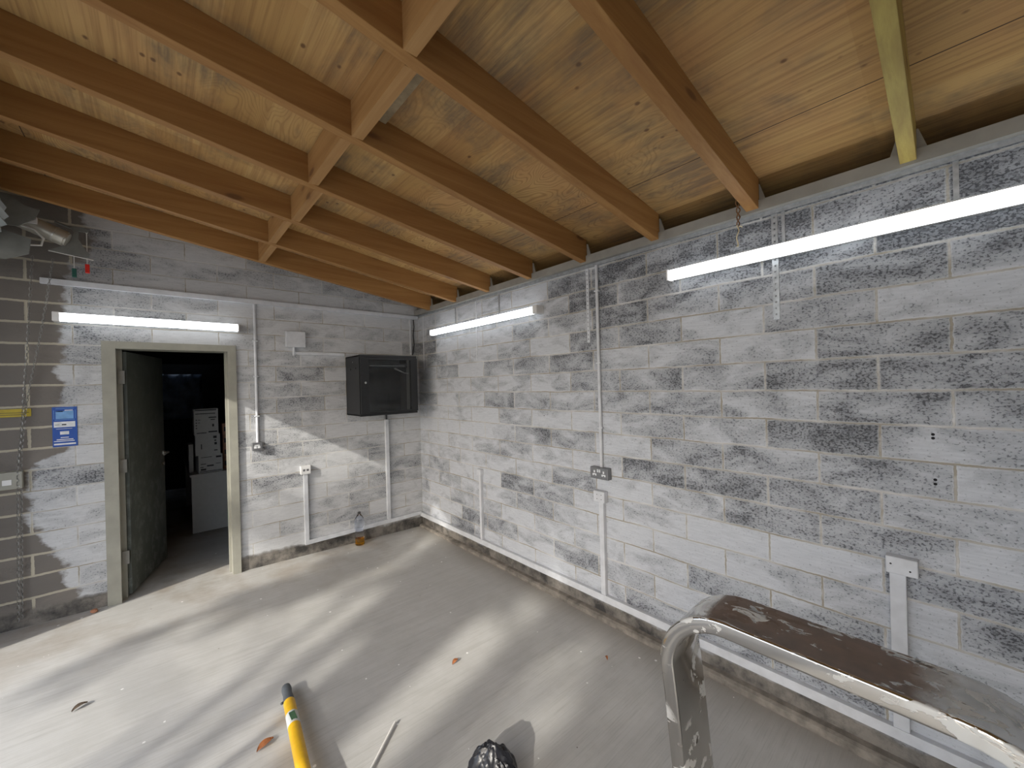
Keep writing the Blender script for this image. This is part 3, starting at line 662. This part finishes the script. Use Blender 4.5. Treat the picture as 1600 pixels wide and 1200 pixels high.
m.prism([(-2.825, 2.655), (-2.755, 2.70), (-2.722, 2.735), (-2.708, 2.80), (-2.725, 2.832), (-2.655, 2.842), (-2.640, 2.825), (-2.645, 2.812), (-2.688, 2.812), (-2.690, 2.76), (-2.665, 2.70), (-2.640, 2.665), (-2.640, 2.635)], 1, -.172, -.160)
m.build('release_lever', 'bracket', sh)
m = MB(); m.cyl((-2.83, -.15, 2.655), (-2.62, -.15, 2.628), .004); m.build('release_rod', 'steeldull', sh)
m = MB(); m.tube([(-2.80, -.14, 2.86), (-2.73, -.14, 2.835), (-2.70, -.14, 2.83)], .008); m.build('lever_arm', 'bracket', sh, True)
m = MB(); m.tube([(-3.0, -.26, 2.77), (-2.93, -.27, 2.765), (-2.87, -.27, 2.75), (-2.835, -.265, 2.70), (-2.845, -.26, 2.655), (-2.895, -.26, 2.648)], .006); m.cyl((-2.935, -.26, 2.655), (-2.895, -.26, 2.648), .010)
m.build('motor_cable', 'cable', sh, True)
for (x, zt, zb, tm, nm, lab) in ((-2.652, 2.822, 2.595, 'red', 'red_pull_cord', 'white cord with a red tag hanging from the shutter motor'), (-2.715, 2.655, 2.555, 'green', 'green_pull_cord', 'white cord with a dark green tag hanging from the shutter motor')):
    r = thing(nm, (x, -.14, zb - .06), lab, 'pull cord'); m = MB(); m.cyl((x, -.14, zt), (x, -.14, zb), .0028); m.sphere((x, -.14, zt), .008); m.build('cord', 'cable', r)
    m = MB(); m.box((x - .011, -.150, zb - .062), (x + .011, -.130, zb), .003); m.build('tag', tm, r)
# chains
def chain(pts, label):
    pts = [Vector(p) for p in pts]; seg = []; L = 0
    for a, b in zip(pts, pts[1:]): seg.append((L, (b - a).length, a, b)); L += (b - a).length
    m = MB(); pitch = .021; n = int(L / pitch)
    for k in range(n):
        s = k * pitch
        for l0, ln, a, b in seg:
            if l0 <= s <= l0 + ln: p = a + (b - a) * ((s - l0) / ln); d = (b - a).normalized(); break
        t = bmesh.new(); R, r_, rings = .0085, .0018, []
        rot = d.to_track_quat('Z', 'Y').to_matrix().to_4x4() @ Matrix.Rotation(math.pi / 2 * (k % 2) + .5, 4, 'Z')
        for i in range(8):
            a_ = 2 * math.pi * i / 8; c = Vector((.006 * math.cos(a_), 0, .0135 * math.sin(a_))); o_ = Vector((math.cos(a_), 0, math.sin(a_)))
            rings.append([t.verts.new(c + o_ * r_ * math.cos(q) + Vector((0, 1, 0)) * r_ * math.sin(q)) for q in (0, 2.094, 4.189)])
        for i in range(8):
            for q in range(3): t.faces.new((rings[i][q], rings[i][(q + 1) % 3], rings[(i + 1) % 8][(q + 1) % 3], rings[(i + 1) % 8][q]))
        m.add(t, Matrix.Translation(p) @ rot)
    return tag(m.build('hand_chain', 'chainm'), label, 'chain', 'hand chains of the roller shutter')
chain([(-2.815, -.12, 2.60), (-2.875, -.08, 2.15), (-2.962, -.03, 1.62), (-2.99, -.026, 1.30), (-3.005, -.026, .17)], 'steel hand chain hanging down over the yellow label, right strand')
chain([(-2.905, -.12, 2.60), (-2.935, -.08, 2.15), (-2.972, -.05, 1.60), (-3.005, -.045, 1.2), (-3.018, -.045, .17)], 'steel hand chain hanging beside its twin, left strand')

# ---------------------------------------------------------------- hanging wire on the seventh joist
hw_ = thing('hanging_wire', (-.11, -3.50, 2.32), 'rusty hook and pale twisted wire hanging from a joist end', 'wire')
m = MB(); m.tube([(-.155, -3.512, 2.675), (-.150, -3.508, 2.66), (-.13, -3.506, 2.645), (-.118, -3.50, 2.63), (-.112, -3.498, 2.60), (-.118, -3.50, 2.575), (-.125, -3.50, 2.568)], .0045); m.build('hook', 'hole', hw_, True)
m = MB(); pa = []; pb = []
for k in range(26):
    u = k / 25; z = 2.58 - .255 * u; wdt = .008 * (1.3 - u); cx = -.115 + .012 * math.sin(u * 5)
    pa.append((cx + wdt * math.sin(k * .9), -3.50 + wdt * math.cos(k * .9), z)); pb.append((cx - wdt * math.sin(k * .9), -3.50 - wdt * math.cos(k * .9), z))
m.tube(pa[:16], .0028, 6); m.tube(pb[:16], .0028, 6); m.build('rusty_strand', 'rust', hw_)
m = MB(); m.tube(pa[14:], .003, 6); m.tube([(pa[-1][0], -3.50, 2.325), (pa[-1][0] - .018, -3.502, 2.322), (pa[-1][0] + .012, -3.50, 2.33)], .003, 6); m.tube([(-.107, -3.50, 2.435), (-.085, -3.51, 2.43)], .0028, 6)
m.build('pale_strand', 'wire', hw_)

# ---------------------------------------------------------------- store room contents
def store_box(x0, x1, y0, y1, z0, z1, mat, label, marks, name='cardboard_box', group=None, rot=0):
    r = thing(name, ((x0 + x1) / 2, (y0 + y1) / 2, z0), label, 'box', group)
    m = MB(); m.box((x0, y0, z0), (x1, y1, z1), .002); m.build('carton', mat, r)
    if marks:
        for a, b, c, d in marks:
            m = MB(); m.box((x0 + a * (x1 - x0), y0 - .0008, z0 + c * (z1 - z0)), (x0 + b * (x1 - x0), y0 + .0005, z0 + d * (z1 - z0))); m.build('print', 'ink', r)
    r.rotation_euler.z = rot
    return r
dk = thing('white_desk', (-1.75, 1.9, .09), 'white panel-ended desk inside the dark store room', 'desk')
fy = 1.45; top = .755
m = MB(); m.box((-2.06, fy - .012, top - .028), (-1.10, fy + 1.5, top), .003); m.build('desktop', 'melamine', dk)
m = MB(); m.box((-2.045, fy, .10), (-1.12, fy + .03, top - .028)); m.build('end_panel', 'melamine', dk)
m = MB(); m.box((-2.045, fy + 1.42, .10), (-1.12, fy + 1.45, top - .028)); m.build('end_panel', 'melamine', dk)
g = 'printed cartons stacked in the store'
store_box(-1.985, -1.765, fy + .02, fy + .35, .755, .955, 'card', 'bottom white carton with close print lines in the stack on the desk',
          [(.03, .97, .06, .10), (.08, .30, .14, .24), (.34, .62, .34, .42), (.08, .30, .48, .52), (.72, .95, .80, .90), (.10, .55, .86, .89), (.06, .2, .3, .34), (.7, .93, .45, .48)], group=g, rot=.04)
store_box(-1.998, -1.772, fy + .02, fy + .34, .955, 1.186, 'card', 'middle white carton with few small marks in the stack on the desk',
          [(.72, .86, .80, .92), (.76, .84, .66, .72), (.76, .86, .48, .60), (.74, .88, .18, .23), (.22, .26, .30, .55)], group=g, rot=-.03)
store_box(-2.010, -1.790, fy + .02, fy + .30, 1.186, 1.480, 'card', 'top white carton with a dark printed band on the stack in the store',
          [(.03, .93, .93, .97), (.06, .88, .80, .83), (.60, .92, .64, .68), (.07, .12, .56, .60), (.07, .12, .45, .49), (.07, .12, .35, .39), (.07, .12, .25, .29), (.16, .26, .57, .59), (.16, .24, .46, .48), (.68, .86, .56, .59), (.58, .95, .08, .13), (.1, .5, .06, .09), (.74, .82, .3, .4)], group=g)
for i in range(4):
    z0 = .755 + i * .135
    store_box(-1.745, -1.45, fy + .12, fy + .42, z0, z0 + .133, 'brown', '%s of the reddish brown packs stacked behind the white cartons' % ['lowest', 'second from bottom', 'third from bottom', 'topmost'][i], [(.05, .20, .3, .7)], 'brown_pack', 'reddish brown packs in the store')
m = MB(); m.box((-2.055, fy + .16, .7552), (-2.015, fy + .42, 1.075), .003); tag(m.build('flat_carton', 'card'), 'tall narrow white carton edge left of the box stack', 'box')
m = MB(); t = bmesh.new(); nx, nz = 14, 10; vs = []
for i in range(nx + 1):
    for j in range(nz + 1):
        x = -2.42 + .66 * i / nx; z = 1.25 + .72 * j / nz; vs.append(t.verts.new((x, 4.12 + .018 * math.sin(i * 1.9 + j * .8) + .01 * random.random(), z)))
for i in range(nx):
    for j in range(nz):
        a = i * (nz + 1) + j; t.faces.new((vs[a], vs[a + nz + 1], vs[a + nz + 2], vs[a + 1]))
m.add(t); o = m.build('light_patch_sheet', 'sheet', None, True); tag(o, 'bluish sheet added for the patch of light on the store back wall', 'sheet'); so_ = o.modifiers.new('s', 'SOLIDIFY'); so_.thickness = .004  # bluish colour painted in for daylight falling on the store wall

# ---------------------------------------------------------------- steel hoop in the foreground
hp = thing('steel_hoop_barrier', (-.89, -3.97, floorz(-.89, -3.97)), 'scuffed stainless steel hoop rail standing in the right foreground', 'hoop rail')
R = .19; ZT = .885; yL, yR = -3.50, -4.42; lean = .055
path = []
zb = floorz(-.9, -3.5) + .002
def P2(y, z): return (y, z)
legtopL = (yL - .028, ZT - R)
path.append((yL - .028 - lean * 1.0, zb)); path.append((yL - .028 - .01, ZT - R - .12))
for k in range(0, 11):
    a = math.pi / 2 * k / 10
    path.append((yL - .025 - R + R * math.cos(a), ZT - R + R * math.sin(a)))
for k in range(10, -1, -1):
    a = math.pi / 2 * k / 10
    path.append((yR + .025 + R - R * math.cos(a), ZT - R + R * math.sin(a)))
path.append((yR + .028 + .01, ZT - R - .12)); path.append((yR + .028 + lean, zb))
sec = []   # cross-section: (x, n) n outward from the centre line, rounded rectangle with a proud front lip
x0, x1, hh = -1.000, -.785, .025
def arc(cx, cn, r, a0, a1, n=4): return [(cx + r * math.cos(a0 + (a1 - a0) * i / n), cn + r * math.sin(a0 + (a1 - a0) * i / n)) for i in range(n + 1)]
pi = math.pi
sec += arc(x0 + .008, hh - .008, .008, pi, pi / 2); sec += [(x0 + .014, hh - .001), (x0 + .022, hh - .004)]
sec += [(-.89, hh - .003)]
sec += arc(x1 - .014, hh - .016, .014, pi / 2, 0); sec += arc(x1 - .014, -hh + .014, .014, 0, -pi / 2); sec += arc(x0 + .008, -hh + .008, .008, -pi / 2, -pi)
t = bmesh.new(); rings = []; n = len(path)
for i, (y, z) in enumerate(path):
    a = path[max(i - 1, 0)]; b = path[min(i + 1, n - 1)]; ty, tz = b[0] - a[0], b[1] - a[1]; l = math.hypot(ty, tz); ty /= l; tz /= l
    ny, nz_ = tz, -ty      # outward normal (left leg going up: tangent +z -> normal +y)
    rings.append([t.verts.new((x, y + ny * q, z + nz_ * q)) for x, q in sec])
ns = len(sec)
for i in range(n - 1):
    for k in range(ns): t.faces.new((rings[i][k], rings[i][(k + 1) % ns], rings[i + 1][(k + 1) % ns], rings[i + 1][k]))
t.faces.new(rings[0]); t.faces.new(rings[-1][::-1]); bmesh.ops.recalc_face_normals(t, faces=t.faces)
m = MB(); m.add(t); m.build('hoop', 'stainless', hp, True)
for y in (path[0][0], path[-1][0]):
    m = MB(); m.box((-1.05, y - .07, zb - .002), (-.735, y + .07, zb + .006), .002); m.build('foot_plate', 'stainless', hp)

# ---------------------------------------------------------------- things on the floor
# yellow pole
pr = thing('yellow_pole', (-1.85, -2.2, floorz(-1.85, -2.2)), 'yellow pole with a dark grey tip lying on the floor at the bottom edge', 'pole')
a = Vector((-1.822, -1.825, floorz(-1.8, -1.755) + .030)); b = Vector((-1.93, -2.85, floorz(-1.93, -2.85) + .075)); d = (b - a)
def at(u): return a + d * u
rp = .026
m = MB(); m.cyl(at(.135), at(.235), rp * 1.0, seg=20); m.cyl(at(.315), at(1), rp * 1.02, seg=20); m.build('shaft', 'yellow', pr, True)
m = MB(); m.tube([at(0), at(.006), at(.03), at(.07), at(.1), at(.135)], [rp * .45, rp * .8, rp * .9, rp * .8, rp * .92, rp * .95], 16); m.tube([at(.11) + Vector((-.02, 0, 0)), at(.118) + Vector((-.034, 0, 0))], .006); m.build('tip', plain('grey_rubber', (.07, .08, .09), .55), pr, True)
m = MB(); m.cyl(at(.234), at(.316), rp * 1.04, seg=20); lb = m.build('label', 'label', pr, True)
m = MB(); m.box((at(.275).x - .012, at(.275).y - .028, at(.275).z + rp * 1.04 - .003), (at(.275).x + .012, at(.275).y + .028, at(.275).z + rp * 1.04 + .001)); m.build('label_print', 'labelgreen', lb)
# thin pale rod
p0 = Vector((-1.483, -2.40, floorz(-1.48, -2.4) + .012)); p1 = Vector((-1.86, -2.72, floorz(-1.8, -2.7) + .012))
m = MB(); m.cyl(p0, p1, .006, seg=10); tag(m.build('thin_rod', 'stick'), 'thin pale metal rod lying on the floor between pole and bag', 'rod')
# black bag bundle
bc = Vector((-1.315, -2.935, floorz(-1.315, -2.935)))
t = bmesh.new(); bmesh.ops.create_icosphere(t, subdivisions=5, radius=1.0)
from mathutils import noise as mn
for v in t.verts:
    q = v.co.copy(); q.z = max(q.z, -.55)
    f_ = 1 + .10 * mn.noise(q * 2.2) + .09 * abs(mn.noise(Vector((q.x * 6, q.y * 6, q.z * 1.2)))) + .012 * mn.noise(q * 12)
    tp_ = 1 - .28 * max(0, q.z)
    v.co = Vector((q.x * .066 * f_ * tp_, q.y * .105 * f_ * tp_, (q.z + .55) * .105 * f_))
m = MB(); m.add(t, Matrix.Translation(bc) @ Matrix.Rotation(.7, 4, 'Z')); tag(m.build('black_bag', 'bin', None, True), 'crumpled black plastic bag at the bottom edge of the frame', 'bag')
# bottle
bz = floorz(-.775, -.075)
br = thing('plastic_bottle', (-.775, -.085, bz), 'clear plastic bottle with a little amber liquid on the floor by the end wall', 'bottle')
c0 = (-.775, -.085, bz)
m = MB(); m.lathe(c0, [(.030, .001), (.045, .004), (.047, .02), (.044, .05), (.047, .10), (.040, .145), (.042, .16), (.048, .18), (.049, .24), (.042, .275), (.022, .305), (.0135, .32), (.0135, .332)], 24); m.build('body', 'pet', br, True)
m = MB(); m.lathe(c0, [(.028, .004), (.042, .007), (.044, .02), (.041, .05), (.042, .072)], 24); m.build('liquid', 'tea', br, True)
m = MB(); m.lathe(c0, [(.0155, .318), (.0155, .336), (.013, .339)], 16); m.build('cap', 'dark', br, True)
# dead leaves and crumbs
def leaf(x, y, L, rz, label, mat='deadleaf'):
    t = bmesh.new(); z = floorz(x, y); vs = []
    for i in range(9):
        u = i / 8; wd = L * .22 * math.sin(math.pi * min(1, u * 1.02)) ** .8 + .0008; cz = .004 + .010 * math.sin(u * 3.0)
        vs.append([t.verts.new((L * (u - .5), s * wd, cz + abs(s) * .006)) for s in (-1, 0, 1)])
    for i in range(8):
        for k in range(2): t.faces.new((vs[i][k], vs[i + 1][k], vs[i + 1][k + 1], vs[i][k + 1]))
    m = MB(); m.add(t, Matrix.Translation((x, y, z)) @ Matrix.Rotation(rz, 4, 'Z')); o = m.build('dead_leaf', mat); tag(o, label, 'leaf', 'dead leaves on the floor')
    s = o.modifiers.new('s', 'SOLIDIFY'); s.thickness = .0012
leaf(-1.967, -2.117, .075, .4, 'brown dead leaf on the floor just left of the yellow pole')
leaf(-1.03, -2.232, .05, .3, 'orange brown dead leaf near the middle of the floor')
leaf(-.343, -2.804, .028, 1.0, 'small dark leaf on the floor left of the steel hoop')
leaf(-2.62, -1.25, .06, .55, 'thin dark curled leaf on the floor at the lower left', 'bark')
m = MB()
t = bmesh.new(); bmesh.ops.create_icosphere(t, subdivisions=2, radius=.022)
for v in t.verts: v.co *= 1 + .35 * mn.noise(v.co * 60); v.co.z *= .6
m.add(t, Matrix.Translation((-2.67, -.06, floorz(-2.67, -.06) + .012))); tag(m.build('brick_fragment', plain('brick_red', (.36, .17, .10), .9)), 'small orange brick fragment at the foot of the wall beside the door frame', 'rubble')

# ================================================================ OUTSIDE (casts the shade through the open shutter)
# panel on posts added out of view: its lower edge cuts the sunlight diagonally
sa = thing('sun_blocker', (-5.0, -2.0, .02), 'grey canvas added outside the open shutter to cut the sunlight', 'added sun panel')
def blockerpt(x_, z_):      # where the sun ray through the end wall point (x_, z_) passes x = -5
    k = (-5.0 - x_); return (.42 * k, z_ - .57 * k)
A_ = blockerpt(-1.779, 1.838); B_ = blockerpt(-.077, .543)
sl_ = (B_[1] - A_[1]) / (B_[0] - A_[0])
ya, yb = A_[0] + .5, -3.35
def zl(y): return A_[1] + sl_ * (y - A_[0])
m = MB(); m.prism([(ya, zl(ya)), (yb, zl(yb)), (yb, 4.0), (ya, 4.6)], 0, -5.01, -5.0); m.build('blocker', 'blocker', sa)
for y in (ya, yb):
    m = MB(); m.cyl((-5.06, y, 0.02), (-5.06, y, 4.6), .03); m.build('post', 'steel', sa)
def tree(base, crown, label, clusters, seed):
    rnd = random.Random(seed); b = Vector(base); r = thing('tree', base, label, 'tree')
    m = MB(); c0 = Vector(crown)
    m.tube([b, b + (c0 - b) * .3 + Vector((.1, .1, 0)), b + (c0 - b) * .6, c0], [.20, .15, .11, .05], 10)
    for c, rad, n in clusters[::3]: m.tube([b + (c0 - b) * .6, (Vector(c) + c0) / 2 + Vector((0, 0, -.2)), Vector(c)], [.05, .03, .01], 6)
    m.build('trunk', 'bark', r, True)
    t = bmesh.new()
    for c, rad, n in clusters:
        for i in range(n):
            p = Vector(c) + Vector((rnd.gauss(0, 1), rnd.gauss(0, 1), rnd.gauss(0, .8))) * rad * .5
            u = Vector((rnd.uniform(-1, 1), rnd.uniform(-1, 1), rnd.uniform(-1, 1))).normalized(); v = u.orthogonal().normalized()
            s = rnd.uniform(.05, .10)
            t.faces.new([t.verts.new(q) for q in (p - u * s, p + v * s * .5, p + u * s, p - v * s * .5)])
    m = MB(); m.add(t); m.build('foliage', 'foliage', r)
def shadeclusters(spots, seed, xt=-13.5):
    rnd = random.Random(seed); out = []
    for (x, y, z, rad, n) in spots:
        k = xt + rnd.uniform(-.8, .8); out.append(((k, y + .42 * (k - x), z - .57 * (k - x)), rad, n))
    return out
rnd = random.Random(11); sp = []
lit = [(-1.1, -2.8, .3), (-.343, -2.75, .24), (-1.03, -2.25, .20), (-1.35, -2.5, .16), (-.62, -2.95, .22), (-1.3, -1.3, .22), (-.9, -1.9, .14), (-.45, -2.2, .16), (-.3, -.5, .25), (-1.0, -.9, .2), (.5, -.35, .4), (.35, -2.0, .2), (.2, -1.2, .15)]
for i in range(230):
    x = rnd.uniform(-1.9, .9); y = rnd.uniform(-4.6, .3)
    if y > -.42 * 0 - .5 and x < -.9: continue
    if x < -1.45 + .2 * math.sin(y * 2) and y < -.9: continue
    if x < -1.1 and rnd.random() < .5: continue
    if any(math.hypot(x - a, y - b_) < rr_ + .16 for a, b_, rr_ in lit): continue
    sp.append((x, y, .05, rnd.uniform(.2, .36), 90))
for q in ((-2.75, -.95), (-2.5, -.75), (-2.25, -.65), (-2.0, -.55), (-1.75, -.75), (-1.5, -.6)): sp.append((q[0], q[1], .1, .13, 13))
cl1 = shadeclusters(sp, 3)
tree((-13.6, -7.0, .02), (-13.5, -7.2, 7.0), 'tree with open leafy crown outside the open shutter', cl1, 4)
